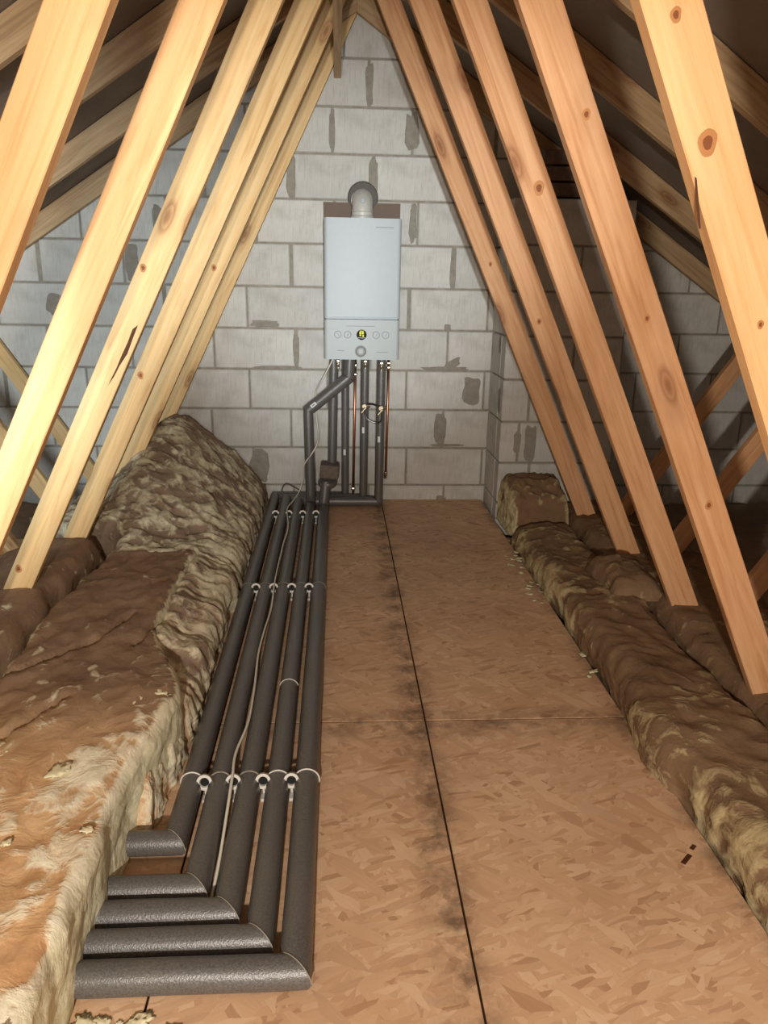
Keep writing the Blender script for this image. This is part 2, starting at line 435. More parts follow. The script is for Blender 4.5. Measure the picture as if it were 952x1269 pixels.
# thick mortar smears at perpends (x, z, half width, half height)
def smear(parent, x, z, a, b, yf=WALL, ang=0, axis='y'):
    pts = []
    for i in range(22):
        t = 2 * PI * i / 22; c, s = math.cos(t), math.sin(t)
        ex = abs(c) ** .6 * (1 if c > 0 else -1); ez = abs(s) ** .6 * (1 if s > 0 else -1)
        r = 1 + .38 * noise.noise(Vector((c * 1.7 + x * 9, s * 1.7 + z * 9, 3)))
        px, pz = a * ex * r, b * ez * min(r, 1.04)
        if axis == 'y': pts.append((x + px * math.cos(ang) - pz * math.sin(ang), yf, z + px * math.sin(ang) + pz * math.cos(ang)))
        else: pts.append((yf, x + px, z + pz))
    return disc_poly('mortar_smear', pts, MORTAR_D, parent, .0022, axis)
zc = lambda k: .088 + .2243 * k - .112
for x, k, a, b in ((.166, 10, .020, .11), (-.029, 9, .017, .11), (.392, 9, .035, .10), (-.242, 8, .024, .11), (.192, 8, .025, .10),
                   (-.443, 7, .026, .11), (.41, 7, .020, .10), (.637, 6, .017, .11), (-.455, 1, .055, .10), (.60, 2, .035, .09),
                   (-1.10, 6, .035, .10), (-.72, 8, .03, .08), (.77, 3, .055, .09), (-.23, 4, .018, .085), (-1.52, 5, .05, .06), (.62, 0, .03, .05), (-.95, 7, .03, .07)):
    smear(wall, x, zc(k), a, b)
smear(wall, .655, .80, .055, .022, ang=.5); smear(wall, .62, .775, .14, .010); smear(wall, -.33, .77, .13, .011)
smear(wall, .64, .33, .09, .008); smear(wall, -.40, 1.01, .09, .02); smear(wall, .62, 1.0, .02, .02)

# projecting pier right of centre, with stepped brick head -----------------
PX0, PX1, PY = .875, 1.5, 4.02
pier = link('wall_right', prism([(PX0 + .008, -.13), (PX1, -.13), (PX1, 1.60), (PX0 + .008, 1.655)], PY + .008, 4.33, 0), MORTAR, None, 'structure')
for k in range(0, 8):
    zt = .088 + .2243 * k; zb = zt - .2243
    js = [PX0, 1.02, PX1] if k % 2 else [PX0, 1.24, PX1]
    if k == 1 or k == 2: js = [PX0, PX0 + (.10 if k == 2 else .17), PX1]
    for a, b in zip(js, js[1:]):
        add_block(pier, a + (.0 if a == PX0 else .006), b - .006, zb + .005, min(zt - .005, 1.655), PY, .1, True)
    bm = prism([(PX0, zb + .005), (PX0 + .08, zb + .005), (PX0 + .08, zt - .005), (PX0, zt - .005)], PY + .11, WALL - .008, .004)
    link('block', bm, BLOCK, pier)
smear(pier, 1.04, .42, .035, .11, PY); smear(pier, .97, .43, .02, .06, PY)
smear(pier, 4.1, .64, .03, .07, PX0, axis='x'); smear(pier, 4.16, .93, .03, .05, PX0, axis='x')
for i in range(5):
    z0 = 1.665 + i * .075; x1 = min(1.42 - i * .11, AX + (2.52 + RV - z0 - .085) / .66)
    x = 1.02 + (i % 2) * .03
    while x < x1 - .05:
        e = min(x + .21, x1)
        link('brick', prism([(x, z0), (e, z0), (e, z0 + .065), (x, z0 + .065)], PY + .04, PY + .14, .003), BRICK, pier); x = e + .01

# ------------------------------------------------------------------ roof trusses
IL = lambda z: -1.155 + .499 * z; OL = lambda z: -1.252 + .499 * z      # inner web, left: inner/outer edge
IR = lambda z: 1.285 - .468 * z; OR = lambda z: 1.387 - .468 * z
ORD = ['hard against the block gable wall', 'second from the gable wall', 'third from the gable wall', 'fourth from the gable wall',
       'fifth from the gable wall', 'sixth from the gable wall, widest webs', 'seventh from the gable wall, top right corner', 'eighth from the gable wall, beside the viewer', 'ninth from the gable wall, behind the viewer']
TY = [4.335, 3.73, 3.13, 2.53, 1.93, 1.33, .73]
for ti, y in enumerate(TY):
    T = thing('roof_truss', 'pine roof truss of rafters and slanting webs, ' + ORD[ti], 'roof truss', (AX, y, -.12), 'roof trusses')
    o = Vector(T.location); ya, yb = y, y + .035
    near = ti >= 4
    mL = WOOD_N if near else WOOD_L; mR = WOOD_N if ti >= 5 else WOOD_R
    def part(nm, poly, m, d):
        me = prism(poly, ya, yb, .002, o, d, nm); return link(nm, me, m, T)
    for s in (-1, 1):     # rafters
        x1 = AX + s * 3.72
        poly = [(AX, under(AX)), (x1, under(x1)), (x1, under(x1) + RV), (AX, under(AX) + RV)]
        part('rafter', clip(poly, 0, -1, .125), WOOD_OLD, (1, -s * .66))
    part('ceiling_joist', [(-3.4, -.125), (3.6, -.125), (3.6, -.03), (-3.4, -.03)], WOOD_OLD, (1, 0))
    ztop = 2.44
    # inner webs, run from joist to ridge, clipped by the rafters and by one another
    dz = random.uniform(-.006, .006)
    L = [(OL(-.03) + dz, -.03), (IL(-.03) + dz, -.03), (IL(2.6) + dz, 2.6), (OL(2.6) + dz, 2.6)]
    L = clip(L, -.66, 1, 2.518 - .66 * AX); L = clip(L, 1, 0, AX - .001)
    part('web', L, mL, (.499, 1))
    dz += {4: -.022, 5: -.045}.get(ti, 0)
    R = [(IR(-.03) + dz, -.03), (OR(-.03) + dz, -.03), (OR(2.6) + dz, 2.6), (IR(2.6) + dz, 2.6)]
    R = clip(R, .66, 1, 2.518 + .66 * AX); R = clip(R, -1, 0, -AX - .001)
    if ti: part('web', R, mR, (-.468, 1))
    # outer webs up to the middle of each rafter
    a = 1.57
    P = [(1.365 - .02, -.03), (1.462 - .02, -.03), (1.462 + 2 / a, 2 - .03), (1.365 + 2 / a, 2 - .03)]
    P = clip(P, .66, 1, 2.518 + .66 * AX); P = clip(P, -1, -.468, -1.389 - .003)
    if ti: part('web', P, WOOD_R, (1, a))
    P = [(-1.325, -.03), (-1.228, -.03), (-1.228 - 2 / a, 1.97), (-1.325 - 2 / a, 1.97)]
    P = clip(P, -.66, 1, 2.518 - .66 * AX); P = clip(P, 1, -.499, -1.254 - .003)
    part('web', P, WOOD_L if not near else WOOD_R, (-1, a))
    for (cx, cz, w_, h_) in ((AX, 2.50, .16, .10), (1.40, -.04, .16, .07), (-1.27, -.04, .16, .07)):
        if ti == 0 and cz > 1: continue
        b = box('nail_plate', (cx, ya - .0012, cz), (w_, .0016, h_), PLATE, T, 0)

    KN = {2: [(-.781, .869, .012), (.81, 1.10, .010)], 3: [(-1.091, .278, .011), (.624, 1.528, .017), (-.60, 1.27, .010)], 1: [(-.565, 1.291, .012), (.715, 1.33, .009)], 5: [(.600, 1.466, .016), (.524, 1.645, .009), (.735, 1.181, .006)], 4: [(.575, 1.62, .010), (1.0, .68, .010), (.772, 1.165, .008)]}
    for (kx, kz, kr) in KN.get(ti, []):
        for q, mt in ((1.0, KNOT_A), (.55, KNOT_B)):
            pts = [(kx + q * kr * math.cos(t) * (1 + .12 * math.sin(3 * t + kx * 9)), ya, kz + 1.35 * q * kr * math.sin(t)) for t in [2 * PI * m / 18 for m in range(18)]]
            disc_poly('knot', pts, mt, T, .0003 if q == 1 else .0006, 'y')
    if ti == 3:
        disc_poly('bark_streak', [(x_, ya, z_) for x_, z_ in ((-.738, .905), (-.716, .935), (-.694, .972), (-.668, 1.008), (-.650, 1.05), (-.628, 1.098), (-.646, 1.085), (-.664, 1.045), (-.688, 1.0), (-.705, .965), (-.722, .935))], BARK, T, .0008, 'y')
    if ti == 5:
        disc_poly('crack', [(x_, ya, z_) for x_, z_ in ((.585, 1.415), (.589, 1.413), (.598, 1.375), (.607, 1.335), (.603, 1.335), (.594, 1.37))], BARK, T, .0003, 'y')

# ridge binder running lengthways under the ridge
binder = link('timber_binder', None)
COL.objects.unlink(binder); bpy.data.objects.remove(binder)
def lengthways(name, x0, x1, z0, z1, y0, y1, mat, label, cat):
    bm = bmesh.new(); bmesh.ops.create_cube(bm, size=1); bmesh.ops.scale(bm, vec=(x1 - x0, y1 - y0, z1 - z0), verts=bm.verts)
    bmesh.ops.bevel(bm, geom=list(bm.edges), offset=.002, segments=1, affect='EDGES')
    uv = bm.loops.layers.uv.new('UVMap')
    for f in bm.faces:
        for lp in f.loops: lp[uv].uv = (lp.vert.co.y, lp.vert.co.x + lp.vert.co.z)
    o = link(name, from_bm(bm, name), mat); o.location = ((x0 + x1) / 2, (y0 + y1) / 2, (z0 + z1) / 2)
    return tag(o, label, cat)
lengthways('timber_binder', -.016, .020, 2.235, 2.335, 2.9, WALL - .005, WOOD_OLD, 'narrow timber binder hanging under the ridge, its end at the gable wall', 'timber')

# ------------------------------------------------------------------ insulation
def fbm(p, f, o=4):
    v = 0; a = 1; s = 0
    for i in range(o):
        v += a * noise.noise(p * f + Vector((i * 7.1, 3.3, i))); s += a; a *= .55; f *= 2.03
    return v / s
def ridge(p, f, o=3):
    v = 0; a = 1; s = 0
    for i in range(o):
        v += a * (1 - abs(noise.noise(p * f + Vector((3 * i, 9.1, 2))) * 2)); s += a; a *= .5; f *= 2.1
    return v / s
def quilt(name, label, mat, xr, xl, y0, y1, top, res=.014, rnd=.05, base=-.12, amp=.02, crin=.010, cut=0, fluff=0.3, seed=0, capr=.06, stretch=(1, 1, 1), fl_fun=None, cat='insulation', near_lit=None):
    """blanket of loose wool. xr(y)/xl(y): right and left edges; top(x,y): height. Built as a closed skin."""
    ny = max(6, int((y1 - y0) / res)); W0 = max(abs(xr(y) - xl(y)) for y in (y0, (y0 + y1) / 2, y1)); H0 = .25
    nside = max(5, int(H0 / res)); ntop = max(10, int(W0 / res))
    verts, fls, cts, cls = [], [], [], []; cols = 2 * nside + ntop + 1; sd = Vector((seed * 5.3, seed * 2.9, seed))
    for j in range(ny + 1):
        y = y0 + (y1 - y0) * j / ny; e = min(y - y0, y1 - y); q = 1.0
        if e < capr: q = math.sqrt(max(0, 1 - (1 - e / capr) ** 2)) * .93 + .07
        a, b = xr(y), xl(y); cx = (a + b) / 2
        for i in range(cols):
            if i < nside: u, v = 0.0, i / nside
            elif i <= nside + ntop: u, v = (i - nside) / ntop, 1.0
            else: u, v = 1.0, 1 - (i - nside - ntop) / nside
            x = a + (b - a) * u; d = min(x - min(a, b), max(a, b) - x)
            h = top(x, y)
            if u in (0.0, 1.0): z = base + (h - rnd - base) * v; nx = (1 if (a > b) == (u == 0.0) else -1); nrm = Vector((nx, 0, .0))
            else:
                if d < rnd: z = h - rnd + math.sqrt(max(0, rnd * rnd - (rnd - d) ** 2)); nrm = Vector((((-1 if x < cx else 1)) * (1 - d / rnd), 0, .5 + d / rnd)).normalized()
                else: z = h; nrm = Vector((0, 0, 1))
            z = base + (z - base) * q
            p = Vector((x, y, z)); ps = Vector((x * stretch[0], y * stretch[1], z * stretch[2])) + sd
            big = fbm(ps, 4.5); rg = ridge(ps, 13)
            disp = amp * big + crin * (rg - .6) * 1.8
            p += nrm * disp + Vector((0, .6 * crin * noise.noise(ps * 19), 0))
            verts.append(p)
            fv = fluff + .45 * fbm(ps + Vector((5, 5, 5)), 3.2, 3) + .55 * (rg - .62)
            if u in (0.0, 1.0) and cut: fv += cut
            elif d < rnd * .8 and cut: fv += cut * (1 - d / (rnd * .8))
            if fl_fun: fv += fl_fun(x, y)
            fls.append(max(0, min(1, fv))); cts.append(min(1.0, cut * 1.3) if u in (0.0, 1.0) and cut else 0.0); cls.append(near_lit(x, y) if near_lit else 0.0)
    faces = []
    for j in range(ny):
        for i in range(cols - 1):
            k = j * cols + i; faces.append((k, k + 1, k + cols + 1, k + cols))
        faces.append((j * cols + cols - 1, j * cols, (j + 1) * cols, (j + 1) * cols + cols - 1))
    faces.append(tuple(range(cols))[::-1]); faces.append(tuple(range(ny * cols, (ny + 1) * cols)))
    me = bpy.data.meshes.new(name); me.from_pydata([tuple(v) for v in verts], [], faces)
    bm = bmesh.new(); bm.from_mesh(me); bmesh.ops.recalc_face_normals(bm, faces=bm.faces); bm.to_mesh(me); bm.free()
    at = me.attributes.new('fluff', 'FLOAT', 'POINT'); at.data.foreach_set('value', fls)
    for an, av in (('cut', cts), ('near_lit', cls)):
        a_ = me.attributes.new(an, 'FLOAT', 'POINT'); a_.data.foreach_set('value', av)
    smooth(me); o = link(name, me, mat)
    return tag(o, label, cat)
def ss(a, b, t): t = max(0, min(1, (t - a) / (b - a))); return t * t * (3 - 2 * t)

CREASES = [((-1.0, 1.86), (-.86, 1.98), (-.72, 2.15), (-.66, 2.32)), ((-.82, 1.55), (-.74, 1.72), (-.70, 1.80)), ((-.60, 2.1), (-.55, 2.4)), ((-.95, 1.2), (-.86, 1.36), (-.80, 1.5)), ((-1.35, 1.9), (-1.15, 2.2), (-1.0, 2.35))]
def crease(x, y):
    v = 0
    for c in CREASES:
        for (ax, ay), (bx, by) in zip(c, c[1:]):
            t = max(0, min(1, ((x - ax) * (bx - ax) + (y - ay) * (by - ay)) / ((bx - ax) ** 2 + (by - ay) ** 2)))
            d = math.hypot(x - ax - t * (bx - ax), y - ay - t * (by - ay)) + .006 * noise.noise(Vector((x * 20, y * 20, 0)))
            v = max(v, .022 * math.exp(-(d / .011) ** 2) - .006 * math.exp(-((d - .03) / .02) ** 2))
    return v
# left, long batt beside the pipes with a pale cut edge at the front
def e_main(y): return -.462 - .035 * ss(1.25, .9, y) * 0 + .05 * ss(1.45, 1.80, y) - .16 * ss(1.80, 2.30, y) + .008 * noise.noise(Vector((y * 9, 0, 0)))
quilt('insulation_batt', 'long brown dusty insulation batt left of the pipes, pale cut edge', WOOL_L, e_main, lambda y: -.928 + .012 * noise.noise(Vector((y * 5, 2, 0))),
      .62, 3.04, lambda x, y: .205 - crease(x, y) + .02 * noise.noise(Vector((x * 2, y * 2, 4))) - .02 * ss(2.6, 3.0, y), .012, .03, -.02 + .022, .016, .006, .75, .07, 1, .05, (1.4, .7, 1),
      near_lit=lambda x, y: ss(1.9, 1.35, y), fl_fun=lambda x, y: .26 * ss(1.7, 1.1, y) + .40 * max(0, noise.noise(Vector((x * 7, y * 5, 2))) - .12) * ss(2.0, 1.5, y) * 2 + .22 * ss(-.62, -.46, x) * ss(3.4, 1.9, y))
# outer batt
quilt('insulation_batt', 'outer brown dusty insulation batt under the left webs, beyond the long crack', WOOL_L, lambda y: -1.005 + .02 * noise.noise(Vector((y * 6, 7, 0))), lambda y: -1.55,
      .62, 3.2, lambda x, y: .20 + .02 * noise.noise(Vector((x * 2, y * 2, 9))) - .10 * ss(-1.2, -1.5, x), .02, .05, -.11, .016, .006, 0, .10, 2, .12, (1.3, .7, 1),
      near_lit=lambda x, y: ss(1.8, 1.2, y) * .8, fl_fun=lambda x, y: .2 * ss(1.5, 1.0, y))
# lumpy rolled edge next to the pipes
quilt('insulation_roll', 'lumpy cream and brown roll of insulation squeezed along the leftmost pipe', WOOL_H, lambda y: -.404 - .012 * noise.noise(Vector((y * 7, 1, 0))) - .02 * ss(1.9, 1.5, y), lambda y: -.60,
      1.50, 3.02, lambda x, y: .135 + .05 * ss(-.47, -.56, x) + .03 * noise.noise(Vector((x * 3, y * 7, 1))), .011, .065, .003, .022, .013, .1, .55, 3, .08, (.6, 1.3, 1), near_lit=lambda x, y: ss(2.1, 1.6, y) * .8)
# hump against the wall
def hump(x, y):
    c = -.93 + .02 * math.sin(y * 5)
    w_ = .21 if x < c else .31
    g = math.exp(-((x - c) / w_) ** 2 * 1.0)
    rise = ss(3.0, 4.1, y)
    return .16 - .05 * ss(-.6, -.42, x) + .02 * noise.noise(Vector((x * 6, y * 6, 1))) + .31 * g * rise + .06 * math.exp(-((x + .8) / .25) ** 2) * ss(3.2, 3.5, y)
quilt('insulation_heap', 'tall crumpled heap of insulation rising against the gable wall on the left', WOOL_H, lambda y: -.408, lambda y: -.95 - .40 * ss(3.22, 3.45, y),
      2.95, WALL - .015, hump, .013, .07, -.11, .03, .017, 0, .55, 4, .06, (.75, 1.5, 1), fl_fun=lambda x, y: -.45 * ss(4.12, 4.3, y))
# low layer out to the eaves, both sides
quilt('insulation_layer', 'low dark layer of insulation behind the left webs towards the eaves', WOOL_H, lambda y: -1.60, lambda y: -3.3, .6, WALL - .02,
      lambda x, y: -.0 + .03 * noise.noise(Vector((x, y, 1))), .05, .05, -.12, .02, .01, 0, .0, 5)
quilt('insulation_layer', 'low dark layer of insulation behind the right webs towards the eaves', WOOL_H, lambda y: 3.5, lambda y: 1.66, .6, WALL - .02,
      lambda x, y: .0 + .03 * noise.noise(Vector((x, y, 5))), .05, .05, -.12, .02, .01, 0, .0, 6)
# right side blanket
def e_r(y): return .875 - .045 * math.exp(-((y - 1.78) / .22) ** 2) + .012 * noise.noise(Vector((y * 6, 5, 0)))
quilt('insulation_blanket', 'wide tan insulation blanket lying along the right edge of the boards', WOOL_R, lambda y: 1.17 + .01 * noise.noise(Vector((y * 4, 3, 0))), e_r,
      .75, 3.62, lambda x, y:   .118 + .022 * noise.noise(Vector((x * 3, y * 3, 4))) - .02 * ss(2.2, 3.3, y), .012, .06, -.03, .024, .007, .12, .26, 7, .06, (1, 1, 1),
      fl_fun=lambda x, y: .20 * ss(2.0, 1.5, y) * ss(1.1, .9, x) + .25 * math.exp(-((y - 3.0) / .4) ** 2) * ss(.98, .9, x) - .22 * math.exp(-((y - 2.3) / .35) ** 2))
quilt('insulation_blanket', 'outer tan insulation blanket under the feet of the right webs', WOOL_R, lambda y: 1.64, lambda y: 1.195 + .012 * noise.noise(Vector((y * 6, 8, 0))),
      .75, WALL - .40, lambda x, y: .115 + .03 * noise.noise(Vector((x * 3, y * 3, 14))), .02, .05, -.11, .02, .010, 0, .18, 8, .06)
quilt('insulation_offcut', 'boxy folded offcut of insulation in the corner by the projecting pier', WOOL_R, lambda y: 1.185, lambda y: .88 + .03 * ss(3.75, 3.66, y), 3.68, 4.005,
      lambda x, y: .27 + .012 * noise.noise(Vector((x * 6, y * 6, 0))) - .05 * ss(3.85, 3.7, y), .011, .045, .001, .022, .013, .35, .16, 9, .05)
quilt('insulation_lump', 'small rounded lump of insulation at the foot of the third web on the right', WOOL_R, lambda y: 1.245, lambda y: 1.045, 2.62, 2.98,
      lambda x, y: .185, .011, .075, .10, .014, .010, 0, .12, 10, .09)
# loose tufts
def tufts(name, label, spots, mat, seed):
    rr = random.Random(seed); V, F, A = [], [], []
    for (x, y, z, s) in spots:
        bm = bmesh.new(); bmesh.ops.create_icosphere(bm, subdivisions=3, radius=1)
        b = len(V); sx, sy, a = s * rr.uniform(.8, 1.6), s * rr.uniform(.6, 1.1), rr.uniform(0, 3)
        for v in bm.verts:
            c = v.co * (1 + .9 * noise.noise(v.co * 2.2 + Vector((x * 31, y * 17, 0))) + .25 * noise.noise(v.co * 6 + Vector((x * 31, y, 0))))
            V.append((x + math.cos(a) * c.x * sx - math.sin(a) * c.y * sy, y + math.sin(a) * c.x * sx + math.cos(a) * c.y * sy, z + max(-.2, c.z) * s * .16)); A.append(1.0)
        F += [tuple(b + v.index for v in f.verts) for f in bm.faces]; bm.free()
    me = bpy.data.meshes.new(name); me.from_pydata(V, [], F); at = me.attributes.new('fluff', 'FLOAT', 'POINT'); at.data.foreach_set('value', A)
    a_ = me.attributes.new('cut', 'FLOAT', 'POINT'); a_.data.foreach_set('value', A)
    smooth(me); o = link(name, me, mat, None, 'stuff'); return tag(o, label, 'insulation')
rr = random.Random(4)
tufts('wool_tufts', 'pale torn tufts of wool on the long brown batt', [(-.47 - rr.random() ** 2 * .35, rr.uniform(.75, 1.75), .207, rr.uniform(.008, .022)) for _ in range(14)] + [(-.46, 1.80, .21, .03), (-.50, 1.77, .21, .025)], WISP, 1)
tufts('wool_scraps', 'pale scraps of wool on the boards in front of the nearest pipe', [(rr.uniform(-.50, -.28), rr.uniform(1.005, 1.045), .003, rr.uniform(.006, .016)) for _ in range(34)], WISP, 2)
tufts('wool_crumbs', 'small crumbs of wool along the right blanket edge', [(rr.uniform(.80, .865), rr.uniform(2.1, 3.5), .004, rr.uniform(.006, .016)) for _ in range(22)], WOOL_R, 3)

# ------------------------------------------------------------------ the five lagged pipes
NAMES = ['leftmost of the five floor pipes', 'second from left of the five floor pipes', 'middle one of the five floor pipes', 'fourth from left of the five floor pipes', 'rightmost of the five floor pipes']
PXs = [-.362, -.292, -.220, -.149, -.077]; PR = [.0275, .0285, .0295, .0285, .0305]
SY = [1.452, 1.315, 1.247, 1.178, 1.105]; SX = [-.475, -.505, -.515, -.515, -.492]
ZP = .034
for i in range(5):
    x, r, ys = PXs[i], PR[i], SY[i]
    P = thing('lagged_pipe', 'dark grey foam-lagged pipe, ' + NAMES[i], 'pipe', (x, ys, 0), 'foam-lagged heating pipes')
    sleeve(P, (SX[i], ys, ZP), (x, ys, ZP), r, None, (1, 1, 0), .001, i)
    # run along the floor in lengths
    segs = [ys, 1.665, 2.925]; yend = {0: 4.352, 1: 4.294, 2: 4.236, 3: 4.165, 4: 4.12}[i]
    for s in range(3):
        a = segs[s]; b = segs[s + 1] if s < 2 else yend
        c0 = None
        c1 = None
        if s == 2 and i < 3: c1 = (1, 1, 0)
        if s == 2 and i >= 3: c1 = (0, 1, 1)
        if s == 0: c0 = (1, 1, 0)
        sleeve(P, (x, a, ZP), (x, b, ZP), r, c0, c1, .0012, i * 5 + s)
    for yy, rr_, th in ((1.667, 1.05 if i in (0, 3, 4) else 1.01, .0022), (2.926, 1.015, .0015)):
        sub(tube('joint_ring', [(x + r * rr_ * math.cos(a), yy, ZP + r * rr_ * math.sin(a)) for a in [PI * k / 14 for k in range(-1, 16)]], th, FOAM_CUT if rr_ < 1.03 else WPLAST, P, 6, False), 'pale ring at the lagging joint')
    if i == 3:
        tube('joint_ring', [(x + r * 1.03 * math.cos(a), 2.13, ZP + r * 1.03 * math.sin(a)) for a in [PI * k / 14 for k in range(1, 14)]], .0014, WPLAST, P, 6, False)
    # pale cut flap at the corner
    tube('mitre_edge', [(x + (r * 1.01) * math.cos(a), ys - (r * 1.01) * math.cos(a), ZP + r * 1.01 * math.sin(a)) for a in [PI * k / 16 for k in range(0, 17)]], .0013, FOAM_CUT, P, 6, False)
    if i < 3:
        xr = (.046, .150, .236)[i]; rv = (.022, .0235, .0245)[i]; yv = yend
        sleeve(P, (x, yend, ZP), (xr, yend, ZP), r * .93, (1, 1, 0), (1, 0, 1), .001, 20 + i)
        sleeve(P, (xr, yend, ZP), (xr + (.0, .004, .006)[i], yend, .845), rv, (1, 0, 1), None, .001, 30 + i)
        box('sticker', (xr - .004, yend - rv - .0004, (.30, .44, .40)[i]), (.013, .001, .034), STICK, P, 0)
    elif i == 3:
        top = (-.158, 4.18, .565); k1 = (.063, 4.18, .745); up = (.068, 4.18, .846)
        sleeve(P, (x, yend, ZP), top, .0275, (0, 1, 1), (.5, 0, 1), .001, 40)
        sleeve(P, top, k1, .033, (.5, 0, 1), (.55, 0, 1), .001, 41)
        sleeve(P, k1, up, .030, (.55, 0, 1), None, .001, 42)
        box('sticker', (-.128, 4.1445, .600), (.034, .0012, .018), STICK, P, 0, rot=Matrix.Rotation(-.68, 3, 'Y'))
        box('sticker_print', (-.128, 4.1437, .600), (.018, .0012, .007), INK, P, 0, rot=Matrix.Rotation(-.68, 3, 'Y'))
    else:
        sleeve(P, (x, yend, ZP), (-.062, 4.14, .178), .029, (0, 1, 1), None, .001, 50)
        box('foam_elbow', (-.044, 4.215, .222), (.106, .120, .078), FOAM_BR, P, .012, 3, rot=Matrix.Rotation(.10, 3, 'Y'))
        lathe('foam_cap', [(.046, 0), (.052, .008), (.052, .026), (.046, .034)], (-.055, 4.165, .148), (0, -.30, 1), FOAM, P)
        sleeve(P, (-.030, 4.255, .235), (-.018, 4.265, .846), .0255, None, None, .001, 51)

# white clips between neighbouring pipes, three rows
ROW = [(1.645, 'nearest row, by the bottom corner bends'), (2.90, 'middle row'), (3.93, 'far row, near the gable wall')]
GAP = ['between the leftmost and second pipes', 'between the second and middle pipes', 'between the middle and fourth pipes', 'between the fourth and rightmost pipes']
for (y, rl) in ROW:
    for g in range(4):
        x = (PXs[g] + PR[g] + PXs[g + 1] - PR[g + 1]) / 2
        C = thing('pipe_clip', 'white plastic clip ' + GAP[g] + ', ' + rl, 'pipe clip', (x, y, 0), 'white pipe clips')
        lathe('cup', [(.0095, 0), (.0185, .012), (.0195, .024), (.0125, .024), (.0085, .003)], (x, y + .018, .046), (0, -1, .25), WPLAST, C, 20, False)
        lathe('cup_hole', [(.0080, 0), (.0115, .010)], (x, y + .010, .0440), (0, -1, .25), BLACKP, C, 16)
        box('base_plate', (x, y - .004, .004), (.011, .022, .008), WPLAST, C, .001)
        box('post', (x, y + .012, .022), (.006, .006, .036), WPLAST, C, .001)

# ------------------------------------------------------------------ cables
tag(tube('white_cable', [(-.020, 4.17, .85), (-.045, 4.155, .80), (-.080, 4.165, .735), (-.105, 4.21, .69), (-.118, 4.245, .64), (-.115, 4.25, .52), (-.106, 4.225, .43), (-.110, 4.165, .385), (-.140, 4.150, .33), (-.183, 4.155, .265), (-.190, 4.20, .18), (-.215, 4.20, .10), (-.245, 4.08, .078),
      (-.268, 3.96, .071), (-.256, 3.80, .068), (-.244, 3.62, .066), (-.252, 3.42, .06), (-.255, 3.2, .058), (-.254, 2.92, .068), (-.250, 2.7, .05), (-.259, 2.50, .05), (-.262, 2.32, .05), (-.252, 2.1, .052), (-.248, 1.9, .060), (-.262, 1.74, .068), (-.257, 1.63, .072), (-.256, 1.5, .05), (-.256, 1.38, .03), (-.262, 1.29, .008)], .0036, CABLE, None, 8),
    'thin white cable running from the boiler down and along the pipes', 'cable')
tag(tube('black_cable', [(-.31, 4.390, .012), (-.325, 4.388, .06), (-.30, 4.384, .10), (-.26, 4.384, .082), (-.22, 4.388, .055), (-.20, 4.390, .012)], .0032, CABLEB, None, 8), 'short dark cable loop by the wall foot behind the pipes', 'cable')

# ------------------------------------------------------------------ boiler
BX, BW = .129, .392; BF = 4.10; ZB, ZT = .848, 1.548
B = thing('boiler', 'white wall-hung boiler with round display and dial on the gable wall', 'boiler', (BX, WALL, ZB))
box('casing', (BX, (4.135 + WALL - .012) / 2, (ZB + .01 + 1.545) / 2), (.388, WALL - .012 - 4.135, 1.545 - ZB - .01), CASING, B, .01, 3)
box('back_plate', (BX + .003, WALL - .006, 1.30), (.412, .010, .69), PLATEB, B, .001)
def panel(name, z0, z1, mat):
    bm = bmesh.new(); bmesh.ops.create_cube(bm, size=1); bmesh.ops.scale(bm, vec=(BW, .045, z1 - z0), verts=bm.verts)
    ed = [e for e in bm.edges if abs(e.verts[0].co.x - e.verts[1].co.x) < 1e-6 and abs(e.verts[0].co.y - e.verts[1].co.y) < 1e-6]
    bmesh.ops.bevel(bm, geom=ed, offset=.018, segments=6, affect='EDGES', profile=.5)
    bmesh.ops.bevel(bm, geom=[e for e in bm.edges if e.calc_face_angle(0) > 1.2], offset=.003, segments=2, affect='EDGES')
    bmesh.ops.translate(bm, vec=Vector((BX, BF + .0225, (z0 + z1) / 2)) - off(B), verts=bm.verts)
    me = from_bm(bm, name, True); o = link(name, me, mat, B); m = o.modifiers.new('s', 'EDGE_SPLIT'); m.split_angle = math.radians(35); return o
panel('front_panel', 1.056, ZT, WHITE); cp = panel('control_panel', ZB, 1.053, WHITE2)
box('grip_ridge', (BX, BF - .001, 1.064), (BW - .03, .006, .006), WHITE, B, .002)
box('shadow_gap', (BX, BF + .02, 1.0545), (BW - .006, .03, .004), BLACKP, B, 0)
def ring(name, x, z, r, th, mat, y=BF - .0006, n=28):
    return lathe(name, [(r - th, 0), (r - th, .0016), (r, .0016), (r, 0)], (x, y + .001, z), (0, -1, 0), mat, B, n, False)
ZK = .976
for x in (.003, .054, .203, .252):
    k = lathe('knob', [(.0165, 0), (.0165, .004), (.0145, .0055)], (x, BF, ZK), (0, -1, 0), WHITE2, B)
    ring('knob_ring', x, ZK, .0195, .0028, GREYM)
    box('knob_mark', (x + .002, BF - .006, ZK), (.003, .0012, .018), GREYM, B, 0, rot=Matrix.Rotation((-.7 if x < .02 else .6), 3, 'Y'))
lathe('display', [(.0265, 0), (.0265, .003), (.024, .004)], (.127, BF, ZK), (0, -1, 0), BLACKP, B)
for (dx, dz, w_, h_) in ((-.0065, .0095, .010, .012), (.0065, .0095, .010, .012), (-.006, -.002, .010, .008), (.008, -.005, .007, .012), (0, .0195, .02, .004)):
    box('display_segment', (.127 + dx, BF - .0045, ZK + dz), (w_, .001, h_), SCREEN, B, .0004, 1)
box('display_line', (.127, BF - .0045, ZK - .0155), (.040, .001, .0028), WHITE, B, 0)
